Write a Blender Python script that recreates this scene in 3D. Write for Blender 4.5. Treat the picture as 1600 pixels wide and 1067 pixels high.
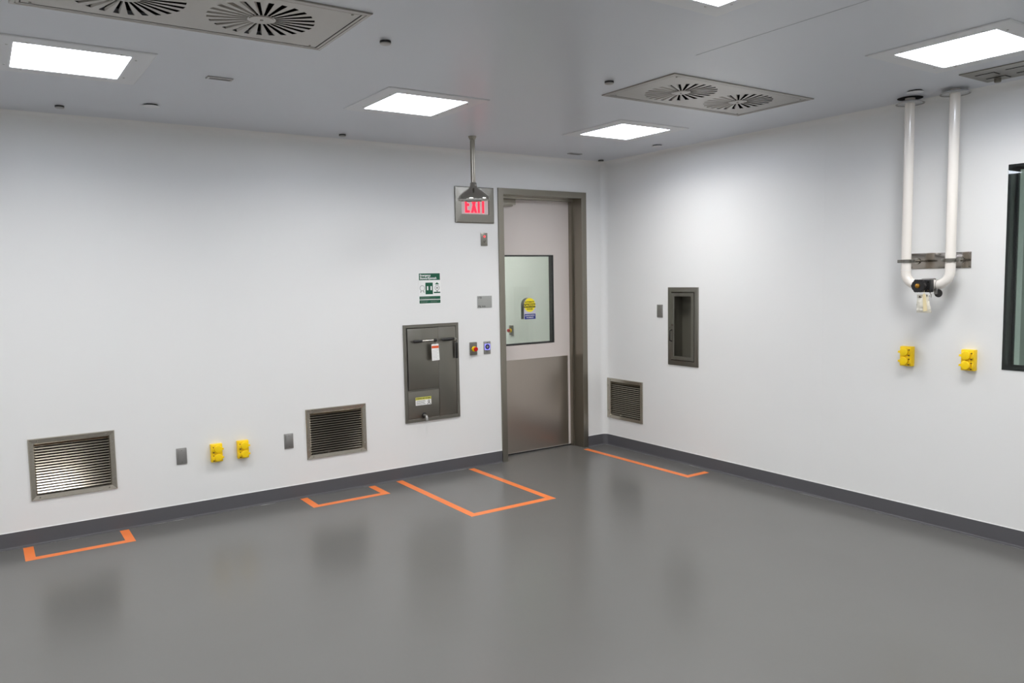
import bpy, bmesh, math, random
from mathutils import Vector, Matrix, Euler
random.seed(7)
PI = math.pi
S = bpy.context.scene
for o in list(bpy.data.objects):
    bpy.data.objects.remove(o)

# ---------------------------------------------------------------- camera, world, exposure
def make_camera():
    yaw, pitch, roll = 0.9736508814, -0.0837554266, -0.0177519463
    f = Vector((math.cos(pitch)*math.cos(yaw), math.cos(pitch)*math.sin(yaw), math.sin(pitch)))
    r = f.cross(Vector((0, 0, 1))).normalized(); u = r.cross(f)
    c, s = math.cos(roll), math.sin(roll)
    R_, U_ = c*r + s*u, -s*r + c*u
    m = Matrix(((R_.x, U_.x, -f.x, -4.50045), (R_.y, U_.y, -f.y, -5.17501), (R_.z, U_.z, -f.z, 1.48946), (0, 0, 0, 1)))
    cd = bpy.data.cameras.new('camera'); cam = bpy.data.objects.new('camera', cd)
    S.collection.objects.link(cam); cam.matrix_world = m
    cd.sensor_fit = 'HORIZONTAL'; cd.sensor_width = 36.0; cd.lens = 1223.86/1600*36.0
    cd.clip_start = 0.02; cd.clip_end = 100
    S.camera = cam
make_camera()
W = bpy.data.worlds.new('world'); S.world = W; W.use_nodes = True
W.node_tree.nodes['Background'].inputs[0].default_value = (0.5, 0.5, 0.5, 1)
W.node_tree.nodes['Background'].inputs[1].default_value = 0.0
vs = S.view_settings
vs.view_transform = 'Standard'; vs.look = 'None'; vs.gamma = 1; vs.use_curve_mapping = False
vs.exposure = 0.0
LAMP = 17.0            # radiance of the room's ceiling light lenses (wide, slightly cool)
LAMP_W = 9.5           # extra downward beam of each lens, watts
SPREAD = 155           # its spread in degrees
H = 2.44              # ceiling height
HOLES_CEIL, HOLES_LEFT, HOLES_RIGHT = [], [], []

# ---------------------------------------------------------------- materials
def lin(c):
    return tuple(((x/255)/12.92 if x/255 <= .04045 else ((x/255+.055)/1.055)**2.4) for x in c)
def pset(b, key, v):
    if key in b.inputs: b.inputs[key].default_value = v
def mat(name, rgb, rough=.5, metal=0., spec=.5, var=.04, scale=6., bump=0., bscale=60., emit=None, estr=0., coat=0.):
    m = bpy.data.materials.new(name); m.use_nodes = True
    nt = m.node_tree; b = nt.nodes['Principled BSDF']
    c = lin(rgb)
    tc = nt.nodes.new('ShaderNodeTexCoord'); n = nt.nodes.new('ShaderNodeTexNoise')
    n.inputs['Scale'].default_value = scale; n.inputs['Detail'].default_value = 3
    nt.links.new(tc.outputs['Object'], n.inputs['Vector'])
    mx = nt.nodes.new('ShaderNodeMix'); mx.data_type = 'RGBA'
    mx.inputs[6].default_value = tuple(x*(1-var) for x in c)+(1,)
    mx.inputs[7].default_value = tuple(min(1, x*(1+var)) for x in c)+(1,)
    nt.links.new(n.outputs['Fac'], mx.inputs[0]); nt.links.new(mx.outputs[2], b.inputs['Base Color'])
    pset(b, 'Roughness', rough); pset(b, 'Metallic', metal); pset(b, 'Specular IOR Level', spec); pset(b, 'Coat Weight', coat)
    if bump:
        n2 = nt.nodes.new('ShaderNodeTexNoise'); n2.inputs['Scale'].default_value = bscale; n2.inputs['Detail'].default_value = 4
        nt.links.new(tc.outputs['Object'], n2.inputs['Vector'])
        bp = nt.nodes.new('ShaderNodeBump'); bp.inputs['Strength'].default_value = bump; bp.inputs['Distance'].default_value = .002
        nt.links.new(n2.outputs['Fac'], bp.inputs['Height']); nt.links.new(bp.outputs[0], b.inputs['Normal'])
    if emit:
        b.inputs['Emission Color'].default_value = lin(emit)+(1,); b.inputs['Emission Strength'].default_value = estr
    return m
def steel(name, rgb, rough=.3, var=.025, stretch=(30, 30, 1), rv=.025, bump=0.):
    """brushed stainless: fine streaks in roughness and a little in colour"""
    m = bpy.data.materials.new(name); m.use_nodes = True
    nt = m.node_tree; b = nt.nodes['Principled BSDF']; c = lin(rgb)
    tc = nt.nodes.new('ShaderNodeTexCoord'); mp = nt.nodes.new('ShaderNodeMapping'); mp.inputs['Scale'].default_value = stretch
    n = nt.nodes.new('ShaderNodeTexNoise'); n.inputs['Scale'].default_value = 3; n.inputs['Detail'].default_value = 5
    nt.links.new(tc.outputs['Object'], mp.inputs[0]); nt.links.new(mp.outputs[0], n.inputs['Vector'])
    mx = nt.nodes.new('ShaderNodeMix'); mx.data_type = 'RGBA'
    mx.inputs[6].default_value = tuple(x*(1-var) for x in c)+(1,); mx.inputs[7].default_value = tuple(min(1, x*(1+var)) for x in c)+(1,)
    nt.links.new(n.outputs['Fac'], mx.inputs[0]); nt.links.new(mx.outputs[2], b.inputs['Base Color'])
    mr = nt.nodes.new('ShaderNodeMapRange'); mr.inputs[3].default_value = max(.02, rough-rv); mr.inputs[4].default_value = rough+rv
    nt.links.new(n.outputs['Fac'], mr.inputs[0]); nt.links.new(mr.outputs[0], b.inputs['Roughness'])
    b.inputs['Metallic'].default_value = 1.0
    return m
def glass(name, tint, ior=1.5, refl=1.0):
    m = bpy.data.materials.new(name); m.use_nodes = True; nt = m.node_tree
    nt.nodes.remove(nt.nodes['Principled BSDF']); out = nt.nodes['Material Output']
    tr = nt.nodes.new('ShaderNodeBsdfTransparent'); tr.inputs[0].default_value = lin(tint)+(1,)
    gl = nt.nodes.new('ShaderNodeBsdfGlossy'); gl.inputs['Roughness'].default_value = 0.0
    gl.inputs[0].default_value = (refl, refl, refl, 1)
    fr = nt.nodes.new('ShaderNodeFresnel'); fr.inputs[0].default_value = ior
    mx = nt.nodes.new('ShaderNodeMixShader')
    ge = nt.nodes.new('ShaderNodeNewGeometry'); iv = nt.nodes.new('ShaderNodeMath'); iv.operation = 'SUBTRACT'; iv.inputs[0].default_value = 1.0
    mu = nt.nodes.new('ShaderNodeMath'); mu.operation = 'MULTIPLY'
    nt.links.new(ge.outputs['Backfacing'], iv.inputs[1]); nt.links.new(iv.outputs[0], mu.inputs[0]); nt.links.new(fr.outputs[0], mu.inputs[1])
    nt.links.new(mu.outputs[0], mx.inputs[0]); nt.links.new(tr.outputs[0], mx.inputs[1]); nt.links.new(gl.outputs[0], mx.inputs[2])
    nt.links.new(mx.outputs[0], out.inputs[0])
    return m
M = {}
M['wall'] = mat('white_wall_panel', (232, 232, 230), .42, spec=.4, var=.012, scale=1.2)
M['ceil'] = mat('white_ceiling_panel', (207, 210, 216), .30, spec=.5, var=.012, scale=.8)
M['base'] = mat('dark_grey_vinyl_base', (82, 81, 84), .45, spec=.4, var=.05, scale=5)
M['frame'] = steel('door_frame_steel', (150, 145, 134), .32)
M['cab'] = steel('cabinet_steel', (138, 135, 127), .34)
M['grille'] = steel('grille_steel', (186, 180, 168), .27, var=.008, rv=.01, stretch=(2, 2, 2))
M['kick'] = steel('kick_plate_steel', (184, 175, 165), .29, var=.012, rv=.012, stretch=(12, 12, .5))
M['diff'] = steel('diffuser_steel', (154, 150, 144), .34, stretch=(1, 30, 30))
M['mirror'] = steel('polished_steel', (160, 153, 145), .14, rv=.02, var=.01, stretch=(2, 2, 2))
M['plate'] = steel('switch_plate_steel', (172, 170, 167), .36)
M['chrome'] = steel('chrome', (172, 168, 160), .14, rv=.03, bump=0)
M['louver'] = steel('louver_steel', (134, 128, 117), .16, var=.01, rv=.01, stretch=(1, 4, 4))
M['label_yellow'] = mat('label_yellow', (206, 204, 92), .5)
M['dark_fill'] = mat('gap_shade_and_tag', (40, 38, 37), .6)  # near-black for the shaded diffuser gap and the metal disc tag
M['film'] = mat('sticker_film', (205, 203, 214), .3)
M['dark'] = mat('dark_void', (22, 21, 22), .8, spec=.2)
M['black'] = mat('black_gloss_paint', (24, 24, 27), .25, spec=.5)
M['rubber'] = mat('black_plastic', (28, 27, 27), .4)
M['cream'] = mat('door_laminate', (216, 207, 201), .4, var=.015, scale=2)
M['white'] = mat('white_enamel', (216, 217, 219), .35, var=.01)
M['lens_off'] = mat('white_plastic', (232, 231, 228), .35, var=.01)
M['pipe'] = mat('white_pvc_jacket', (240, 234, 226), .18, var=.01, coat=.3)
M['yellow'] = mat('yellow_plastic', (253, 212, 0), .38, var=.03, scale=30)
M['orange'] = mat('orange_tape', (240, 128, 62), .42, var=.05, scale=14)
M['green'] = mat('sign_green', (0, 84, 58), .35)
M['paper'] = mat('sign_white', (240, 240, 238), .4)
M['grey_ink'] = mat('grey_ink', (150, 150, 146), .5)
M['ink'] = mat('black_ink', (20, 20, 20), .5)
M['signgrey'] = mat('grey_sign_plastic', (160, 161, 156), .5)
M['red'] = mat('red_plastic', (190, 20, 24), .25)
M['blue'] = mat('sign_blue', (28, 44, 130), .4)
M['symyellow'] = mat('sticker_yellow', (255, 234, 40), .4)
M['tag_orange'] = mat('tag_orange', (230, 90, 40), .5)
M['backgrey'] = mat('sticker_back', (165, 168, 162), .6)
M['exit_red'] = mat('exit_red_lit', (255, 20, 50), .4, emit=(255, 16, 50), estr=1.6)
M['exit_face'] = mat('exit_acrylic', (214, 196, 196), .25, emit=(225, 190, 190), estr=.12)
M['led_red'] = mat('red_indicator', (255, 90, 90), .3, emit=(255, 70, 80), estr=.9)
M['led_blue'] = mat('blue_light_ring', (150, 150, 255), .3, emit=(140, 135, 255), estr=.9)
M['navy'] = mat('navy_button', (16, 18, 60), .3)
M['brass'] = steel('brass', (190, 140, 60), .3)
M['bag'] = mat('clear_plastic_bag', (226, 222, 208), .2, var=.14, scale=60, bump=.8, bscale=90)
M['manila'] = mat('manila_card', (228, 212, 168), .6)
M['innergrey'] = mat('cabinet_liner', (94, 90, 81), .5)
M['glass'] = glass('clear_glass', (253, 254, 253))
M['obsglass'] = glass('tinted_glass', (238, 243, 241), 1.55)
M['hallwall'] = mat('corridor_wall', (222, 228, 224), .5, var=.01)
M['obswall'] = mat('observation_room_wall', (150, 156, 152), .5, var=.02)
M['seam'] = mat('panel_joint', (176, 178, 184), .5, var=.02)
M['joint'] = mat('white_joint_sealant', (236, 236, 234), .4, var=.02)
def lamp_mat(name, k, col=(.90, .96, 1.10, 1)):
    m = bpy.data.materials.new(name); m.use_nodes = True; b = m.node_tree.nodes['Principled BSDF']
    b.inputs['Base Color'].default_value = (.8, .8, .8, 1)
    b.inputs['Emission Color'].default_value = col; b.inputs['Emission Strength'].default_value = k
    return m
M['lamp'] = lamp_mat('lit_diffuser', LAMP)
M['halllamp'] = lamp_mat('lit_corridor_diffuser', 40.0, (1, .97, .93, 1))
M['obslamp'] = lamp_mat('lit_observation_diffuser', 90, (.97, 1, .97, 1))
def floor_mat():
    m = bpy.data.materials.new('grey_resin_floor'); m.use_nodes = True; nt = m.node_tree; b = nt.nodes['Principled BSDF']
    tc = nt.nodes.new('ShaderNodeTexCoord')
    n = nt.nodes.new('ShaderNodeTexNoise'); n.inputs['Scale'].default_value = .9; n.inputs['Detail'].default_value = 4
    nt.links.new(tc.outputs['Object'], n.inputs['Vector'])
    mx = nt.nodes.new('ShaderNodeMix'); mx.data_type = 'RGBA'
    a, c = lin((98, 97, 95)), lin((105, 104, 102))
    mx.inputs[6].default_value = a+(1,); mx.inputs[7].default_value = c+(1,)
    nt.links.new(n.outputs['Fac'], mx.inputs[0])
    nt.links.new(mx.outputs[2], b.inputs['Base Color'])
    n3 = nt.nodes.new('ShaderNodeTexNoise'); n3.inputs['Scale'].default_value = 2.2; n3.inputs['Detail'].default_value = 5
    nt.links.new(tc.outputs['Object'], n3.inputs['Vector'])
    mr = nt.nodes.new('ShaderNodeMapRange'); mr.inputs[3].default_value = .19; mr.inputs[4].default_value = .29
    nt.links.new(n3.outputs['Fac'], mr.inputs[0]); nt.links.new(mr.outputs[0], b.inputs['Roughness'])
    b.inputs['Specular IOR Level'].default_value = .5
    n2 = nt.nodes.new('ShaderNodeTexNoise'); n2.inputs['Scale'].default_value = 3.5; n2.inputs['Detail'].default_value = 2
    nt.links.new(tc.outputs['Object'], n2.inputs['Vector'])
    bp = nt.nodes.new('ShaderNodeBump'); bp.inputs['Strength'].default_value = .12; bp.inputs['Distance'].default_value = .004
    nt.links.new(n2.outputs['Fac'], bp.inputs['Height']); nt.links.new(bp.outputs[0], b.inputs['Normal'])
    return m
M['floor'] = floor_mat()
def sealant_mat():
    m = bpy.data.materials.new('broken_floor_sealant'); m.use_nodes = True; nt = m.node_tree; b = nt.nodes['Principled BSDF']
    tc = nt.nodes.new('ShaderNodeTexCoord'); n = nt.nodes.new('ShaderNodeTexNoise'); n.inputs['Scale'].default_value = 3.2; n.inputs['Detail'].default_value = 8
    n.inputs['Roughness'].default_value = .75
    nt.links.new(tc.outputs['Object'], n.inputs['Vector'])
    r = nt.nodes.new('ShaderNodeValToRGB'); r.color_ramp.elements[0].position = .52; r.color_ramp.elements[1].position = .66
    r.color_ramp.elements[0].color = lin((104, 104, 105))+(1,); r.color_ramp.elements[1].color = lin((190, 190, 188))+(1,)
    nt.links.new(n.outputs['Fac'], r.inputs[0]); nt.links.new(r.outputs[0], b.inputs['Base Color'])
    b.inputs['Roughness'].default_value = .4
    return m
M['sealant'] = sealant_mat()

# ---------------------------------------------------------------- mesh helpers
def bm_new(): return bmesh.new()
def box(bm, x0, x1, y0, y1, z0, z1, bev=0., seg=2):
    r = bmesh.ops.create_cube(bm, size=1.0)
    vv = r['verts']
    bmesh.ops.scale(bm, vec=(x1-x0, y1-y0, z1-z0), verts=vv)
    bmesh.ops.translate(bm, vec=((x0+x1)/2, (y0+y1)/2, (z0+z1)/2), verts=vv)
    if bev:
        ed = list({e for v in vv for e in v.link_edges})
        bmesh.ops.bevel(bm, geom=ed, offset=bev, segments=seg, profile=.6, affect='EDGES')
    return vv
def cyl(bm, p0, p1, r0, r1=None, n=24, caps=True):
    r1 = r0 if r1 is None else r1
    p0, p1 = Vector(p0), Vector(p1); d = p1-p0
    q = d.to_track_quat('Z', 'Y').to_matrix().to_4x4(); q.translation = (p0+p1)/2
    bmesh.ops.create_cone(bm, cap_ends=caps, cap_tris=False, segments=n, radius1=max(r0, 1e-5), radius2=max(r1, 1e-5), depth=d.length, matrix=q)
def lathe(bm, prof, c=(0, 0, 0), axis='Z', n=36, close=True):
    """prof: list of (radius, height) ; revolve about the axis through c"""
    rings = []
    for (r, h) in prof:
        ring = []
        for i in range(n):
            a = 2*PI*i/n; x, y = r*math.cos(a), r*math.sin(a)
            p = {'Z': (x, y, h), 'Y': (x, h, y), 'X': (h, x, y)}[axis]
            ring.append(bm.verts.new(Vector(p)+Vector(c)))
        rings.append(ring)
    for a, b in zip(rings, rings[1:]):
        for i in range(n):
            j = (i+1) % n
            bm.faces.new((a[i], a[j], b[j], b[i]))
    if close:
        bm.faces.new(rings[0]); bm.faces.new(list(reversed(rings[-1])))
def tube(bm, pts, r, n=14, caps=True):
    pts = [Vector(p) for p in pts]; rings = []
    t0 = (pts[1]-pts[0]).normalized(); ref = Vector((0, 0, 1)) if abs(t0.z) < .9 else Vector((1, 0, 0))
    nrm = t0.cross(ref).normalized()
    for i, p in enumerate(pts):
        if i == 0: t = t0
        elif i == len(pts)-1: t = (pts[-1]-pts[-2]).normalized()
        else: t = ((pts[i+1]-p).normalized()+(p-pts[i-1]).normalized()).normalized()
        nrm = (nrm-t*nrm.dot(t)).normalized(); bi = t.cross(nrm)
        rr = r[i] if isinstance(r, (list, tuple)) else r
        rings.append([bm.verts.new(p+rr*(math.cos(2*PI*k/n)*nrm+math.sin(2*PI*k/n)*bi)) for k in range(n)])
    for a, b in zip(rings, rings[1:]):
        for k in range(n):
            j = (k+1) % n; bm.faces.new((a[k], a[j], b[j], b[k]))
    if caps:
        bm.faces.new(rings[0]); bm.faces.new(list(reversed(rings[-1])))
def prism(bm, poly, y0, y1):
    """polygon in local xz extruded from y0 to y1"""
    a = [bm.verts.new((x, y0, z)) for x, z in poly]; b = [bm.verts.new((x, y1, z)) for x, z in poly]
    n = len(poly)
    bm.faces.new(a); bm.faces.new(list(reversed(b)))
    for i in range(n):
        j = (i+1) % n; bm.faces.new((a[i], b[i], b[j], a[j]))
def disc_poly(cx, cz, r, n=32, a0=0, a1=2*PI):
    return [(cx+r*math.cos(a0+(a1-a0)*i/n), cz+r*math.sin(a0+(a1-a0)*i/n)) for i in range(n if abs(a1-a0-2*PI) < 1e-6 else n+1)]
def ring_prism(bm, cx, cz, r0, r1, y0, y1, n=28):
    def R(r, y): return [bm.verts.new((cx+r*math.cos(2*PI*i/n), y, cz+r*math.sin(2*PI*i/n))) for i in range(n)]
    a, b, c, d = R(r0, y0), R(r1, y0), R(r1, y1), R(r0, y1)
    for i in range(n):
        j = (i+1) % n
        for p, q in ((a, b), (b, c), (c, d), (d, a)): bm.faces.new((p[i], p[j], q[j], q[i]))
def rect_frame(bm, x0, x1, z0, z1, prof):
    """mitred frame around a rectangle in xz; prof: list of (inset, y) closed loop"""
    corners = [(x0, z0, 1, 1), (x1, z0, -1, 1), (x1, z1, -1, -1), (x0, z1, 1, -1)]
    L = [[bm.verts.new((cx+sx*i, y, cz+sz*i)) for (i, y) in prof] for cx, cz, sx, sz in corners]
    n = len(prof)
    for k in range(4):
        a, b = L[k], L[(k+1) % 4]
        for i in range(n):
            j = (i+1) % n; bm.faces.new((a[i], a[j], b[j], b[i]))
def smooth(me, ang=35):
    for p in me.polygons: p.use_smooth = True
    try: me.set_sharp_from_angle(angle=math.radians(ang))
    except Exception: pass
def obj(name, bm, m, parent=None, loc=None, rot=None, sm=True):
    bmesh.ops.recalc_face_normals(bm, faces=bm.faces)
    me = bpy.data.meshes.new(name); bm.to_mesh(me); bm.free()
    if m: me.materials.append(M[m] if isinstance(m, str) else m)
    if sm: smooth(me)
    o = bpy.data.objects.new(name, me); S.collection.objects.link(o)
    if parent: o.parent = parent
    if loc: o.location = loc
    if rot: o.rotation_euler = rot
    return o
def each(name, bm, m, parent, sm=True):
    """every loose piece of bm becomes an object of its own"""
    bmesh.ops.recalc_face_normals(bm, faces=bm.faces)
    left = set(bm.verts); out = []
    for v0 in list(bm.verts):
        if v0 not in left: continue
        isl, st = [], [v0]; left.discard(v0)
        while st:
            v = st.pop(); isl.append(v)
            for e in v.link_edges:
                w = e.other_vert(v)
                if w in left: left.discard(w); st.append(w)
        nb = bm_new(); mp = {v: nb.verts.new(v.co) for v in isl}
        for f in {f for v in isl for f in v.link_faces}: nb.faces.new([mp[v] for v in f.verts])
        out.append(obj(name, nb, m, parent, sm=sm))
    bm.free()
    return out
def tag(o, label, cat, group=None, kind=None):
    o['label'] = label; o['category'] = cat
    if group: o['group'] = group
    if kind: o['kind'] = kind
    return o
def thing(name, label, cat, loc, rz=0., group=None):
    o = bpy.data.objects.new(name, None); S.collection.objects.link(o); o.empty_display_size = .05
    o.location = loc; o.rotation_euler = (0, 0, rz)
    return tag(o, label, cat, group)
def struct(name, bm, m, parent=None, sm=False):
    o = obj(name, bm, m, parent, sm=sm)
    if not parent: o['kind'] = 'structure'
    return o
def kids(o): return [c for c in bpy.data.objects if c.parent == o]
def dup(root, loc, rz, label):
    r = root.copy(); S.collection.objects.link(r); r.location = loc; r.rotation_euler = (0, 0, rz); r['label'] = label
    for ch in kids(root):
        c = ch.copy(); S.collection.objects.link(c); c.parent = r
        for g in kids(ch):
            d = g.copy(); S.collection.objects.link(d); d.parent = c
    return r
def text(name, s, size, m, parent, loc, align='LEFT', bold=0., xs=1., ext=.0002, rot=(PI/2, 0, 0), space=1.):
    cu = bpy.data.curves.new('t', 'FONT'); cu.body = s; cu.size = size; cu.extrude = ext; cu.align_x = align; cu.offset = bold
    cu.align_y = 'CENTER'; cu.space_character = space; cu.resolution_u = 4
    t = bpy.data.objects.new('t', cu); S.collection.objects.link(t)
    bpy.context.view_layer.update()
    me = bpy.data.meshes.new_from_object(t.evaluated_get(bpy.context.evaluated_depsgraph_get()))
    bpy.data.objects.remove(t)
    me.name = name; me.materials.clear(); me.materials.append(M[m])
    o = bpy.data.objects.new(name, me); S.collection.objects.link(o)
    if parent: o.parent = parent
    o.location = loc; o.rotation_euler = rot; o.scale = (xs, 1, 1)
    return o
RW = -PI/2           # rotation that turns a front-facing (-y) thing to the right wall (-x)

def slab(name, u0, u1, v0, v1, t, holes, place, m):
    """wall/ceiling slab with rectangular holes and reveals; place(u,v,w) -> world point, w from 0 (face) to t (back)"""
    us = sorted({u0, u1, *[h[0] for h in holes], *[h[1] for h in holes]}); vs_ = sorted({v0, v1, *[h[2] for h in holes], *[h[3] for h in holes]})
    bm = bm_new(); V = {}
    def vt(i, j, w):
        if (i, j, w) not in V: V[(i, j, w)] = bm.verts.new(place(us[i], vs_[j], w))
        return V[(i, j, w)]
    def solid(i, j):
        if i < 0 or j < 0 or i >= len(us)-1 or j >= len(vs_)-1: return False
        cu, cv = (us[i]+us[i+1])/2, (vs_[j]+vs_[j+1])/2
        return not any(h[0] < cu < h[1] and h[2] < cv < h[3] for h in holes)
    for i in range(len(us)-1):
        for j in range(len(vs_)-1):
            if not solid(i, j): continue
            for w in (0, t): bm.faces.new((vt(i, j, w), vt(i+1, j, w), vt(i+1, j+1, w), vt(i, j+1, w)))
            for (di, dj, a, b) in ((-1, 0, (i, j), (i, j+1)), (1, 0, (i+1, j), (i+1, j+1)), (0, -1, (i, j), (i+1, j)), (0, 1, (i, j+1), (i+1, j+1))):
                if not solid(i+di, j+dj): bm.faces.new((vt(*a, 0), vt(*b, 0), vt(*b, t), vt(*a, t)))
    return struct(name, bm, m)

# ================================================================= SETTING
T = .20
XF, YB = -7.2, -7.0
DX0, DX1, DZ = -1.045, -.258, 2.125          # clear door opening
# openings
G_LEFT = [(-4.318, -3.873, .256, .612), (-2.699, -2.257, .255, .602)]
G_RIGHT = (-.470, -.029, .240, .591)
HOLES_LEFT += [(DX0-.03, DX1+.03, 0, DZ+.03)] + [(a+.03, b-.03, c+.03, d-.03) for a, b, c, d in G_LEFT] + [(-1.93, -1.50, .435, 1.125)]
HOLES_RIGHT += [(G_RIGHT[0]+.03, G_RIGHT[1]-.03, G_RIGHT[2]+.03, G_RIGHT[3]-.03), (-1.045, -.792, .80, 1.345), (-4.60, -3.208, .943, 2.022)]
LIGHTS = [(-4.112, -1.272), (-2.442, -1.240), (-.848, -1.190), (-.865, -3.405), (-2.462, -3.425)]
HIDDEN = [(-4.10, -3.42), (-5.75, -1.26), (-5.75, -3.42), (-5.75, -5.62), (-4.10, -5.62), (-2.46, -5.62), (-.865, -5.62)]
LO = .215
for x, y in LIGHTS+HIDDEN: HOLES_CEIL.append((x-LO, x+LO, y-LO, y+LO))
DIFF = [(-3.807, -2.236), (-1.143, -2.194)]
for x, y in DIFF: HOLES_CEIL.append((x-.50, x+.50, y-.22, y+.22))
HOLES_CEIL.append((-.40, -.165, -3.95, -3.18))
slab('wall_left', XF-T, T, 0, H, T, HOLES_LEFT, lambda u, v, w: (u, w, v), 'wall')
slab('wall_right', YB-T, 0, 0, H, T, HOLES_RIGHT, lambda u, v, w: (w, u, v), 'wall')
slab('ceiling', XF-T, T, YB-T, T, .12, HOLES_CEIL, lambda u, v, w: (u, v, H+w), 'ceil')
bm = bm_new(); box(bm, XF-T, T, YB-T, T, -.15, 0); box(bm, -2.4, T, T, 3.4, -.15, 0); struct('floor', bm, 'floor')
bm = bm_new(); box(bm, XF-T, XF, YB-T, 0, 0, H); struct('wall_far_left', bm, 'wall')
bm = bm_new(); box(bm, XF, T, YB-T, YB, 0, H); struct('wall_back', bm, 'wall')
# concave corner cover between the two walls and coves under the ceiling
RC = .05
bm = bm_new()
arc = [(-RC+RC*math.cos(a), -RC+RC*math.sin(a)) for a in [PI/2*i/8 for i in range(9)]]
poly = arc+[(0.002, 0.002)]
lo = [bm.verts.new((x, y, 0)) for x, y in poly]; hi = [bm.verts.new((x, y, H)) for x, y in poly]
for i in range(len(poly)):
    j = (i+1) % len(poly); bm.faces.new((lo[i], lo[j], hi[j], hi[i]))
o = struct('trim_1', bm, 'wall', sm=True)
RK = .04
def cove(axis, a, b):
    bm = bm_new(); R = []
    for t in (a, b):
        ring = []
        for i in range(9):
            an = PI/2*i/8; d = -RK+RK*math.cos(an); z = H-RK+RK*math.sin(an)
            ring.append(bm.verts.new((t, d, z) if axis == 'x' else (d, t, z)))
        ring.append(bm.verts.new((t, .002, H+.002) if axis == 'x' else (.002, t, H+.002)))
        R.append(ring)
    n = 10
    for i in range(n):
        j = (i+1) % n; bm.faces.new((R[0][i], R[0][j], R[1][j], R[1][i]))
    bm.faces.new(R[0]); bm.faces.new(R[1])
    return bm
struct('trim_2', cove('x', XF, 0), 'wall', sm=True)
struct('trim_3', cove('y', YB, 0), 'wall', sm=True)
# vinyl base with a small cove foot
HB = .093
def base_prof():
    p = [(0, 0), (0, HB), (.0025, HB), (.003, HB-.002), (.003, .012)]
    p += [(.003+.009*(1-math.cos(a)), .012-.009*math.sin(a)) for a in [PI/2*i/4 for i in range(1, 5)]]
    p += [(.016, .0018), (.016, 0)]
    return p
def sweep(bm, path, prof):
    rings = [[bm.verts.new((p[0]+nx*o_, p[1]+ny*o_, z)) for o_, z in prof] for p, (nx, ny) in path]
    n = len(prof)
    for a, b in zip(rings, rings[1:]):
        for i in range(n):
            j = (i+1) % n; bm.faces.new((a[i], a[j], b[j], b[i]))
    bm.faces.new(rings[0]); bm.faces.new(list(reversed(rings[-1])))
bm = bm_new(); sweep(bm, [((XF, 0), (0, -1)), ((-1.0955, 0), (0, -1))], base_prof()); struct('baseboard_left', bm, 'base', sm=True)
cor = [((-.2075, 0), (0, -1)), ((-RC, 0), (0, -1))]
for i in range(1, 9):
    a = PI/2-PI/2*i/8
    cor.append(((-RC+RC*math.cos(a), -RC+RC*math.sin(a)), (-math.cos(a), -math.sin(a))))
cor.append(((0, YB), (-1, 0)))
bm = bm_new(); sweep(bm, cor, base_prof()); struct('baseboard_right', bm, 'base', sm=True)
jp = [(0, HB-.0005), (0, HB+.003), (.002, HB+.003), (.0028, HB-.0005)]
bm = bm_new(); sweep(bm, [((XF, 0), (0, -1)), ((-1.0955, 0), (0, -1))], jp); struct('trim_4', bm, 'joint')
bm = bm_new(); sweep(bm, cor, jp); struct('trim_5', bm, 'joint')
fp = [(.0155, 0), (.0155, .0014), (.0205, .0010), (.0205, 0)]
bm = bm_new(); sweep(bm, [((XF, 0), (0, -1)), ((-1.0955, 0), (0, -1))], fp); struct('trim_6', bm, 'sealant')
bm = bm_new(); sweep(bm, cor, fp); struct('trim_7', bm, 'sealant')
# faint panel joints
bm = bm_new(); box(bm, -.0006, .002, -2.130, -2.126, HB+.01, H-.05); struct('trim_8', bm, 'wall')
bm = bm_new(); box(bm, -1.829, -1.825, YB, -2.72, H-.0008, H+.002); struct('trim_9', bm, 'seam')

# corridor beyond the door
bm = bm_new(); box(bm, 0, T, T, 3.4, 0, H); struct('wall_corridor_side', bm, 'hallwall')
bm = bm_new(); box(bm, -2.4, 0, 3.2, 3.4, 0, H); struct('wall_corridor_end', bm, 'hallwall')
bm = bm_new(); box(bm, -2.4, -2.2, T, 3.2, 0, H); struct('wall_corridor_near', bm, 'hallwall')
bm = bm_new(); box(bm, -2.4, T, T, 3.4, H, H+.12); o = struct('ceiling_corridor', bm, 'ceil')
# room beyond the window
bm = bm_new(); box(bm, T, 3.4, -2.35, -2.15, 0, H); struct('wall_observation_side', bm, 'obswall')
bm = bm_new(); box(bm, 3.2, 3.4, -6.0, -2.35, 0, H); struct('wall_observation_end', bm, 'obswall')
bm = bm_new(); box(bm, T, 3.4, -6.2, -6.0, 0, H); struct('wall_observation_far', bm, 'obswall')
bm = bm_new(); box(bm, T, 3.4, -6.2, -2.15, H, H+.12); struct('ceiling_observation', bm, 'ceil')
bm = bm_new(); box(bm, T, 3.4, -6.2, -2.15, -.15, 0); struct('floor_observation', bm, 'floor')

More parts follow.
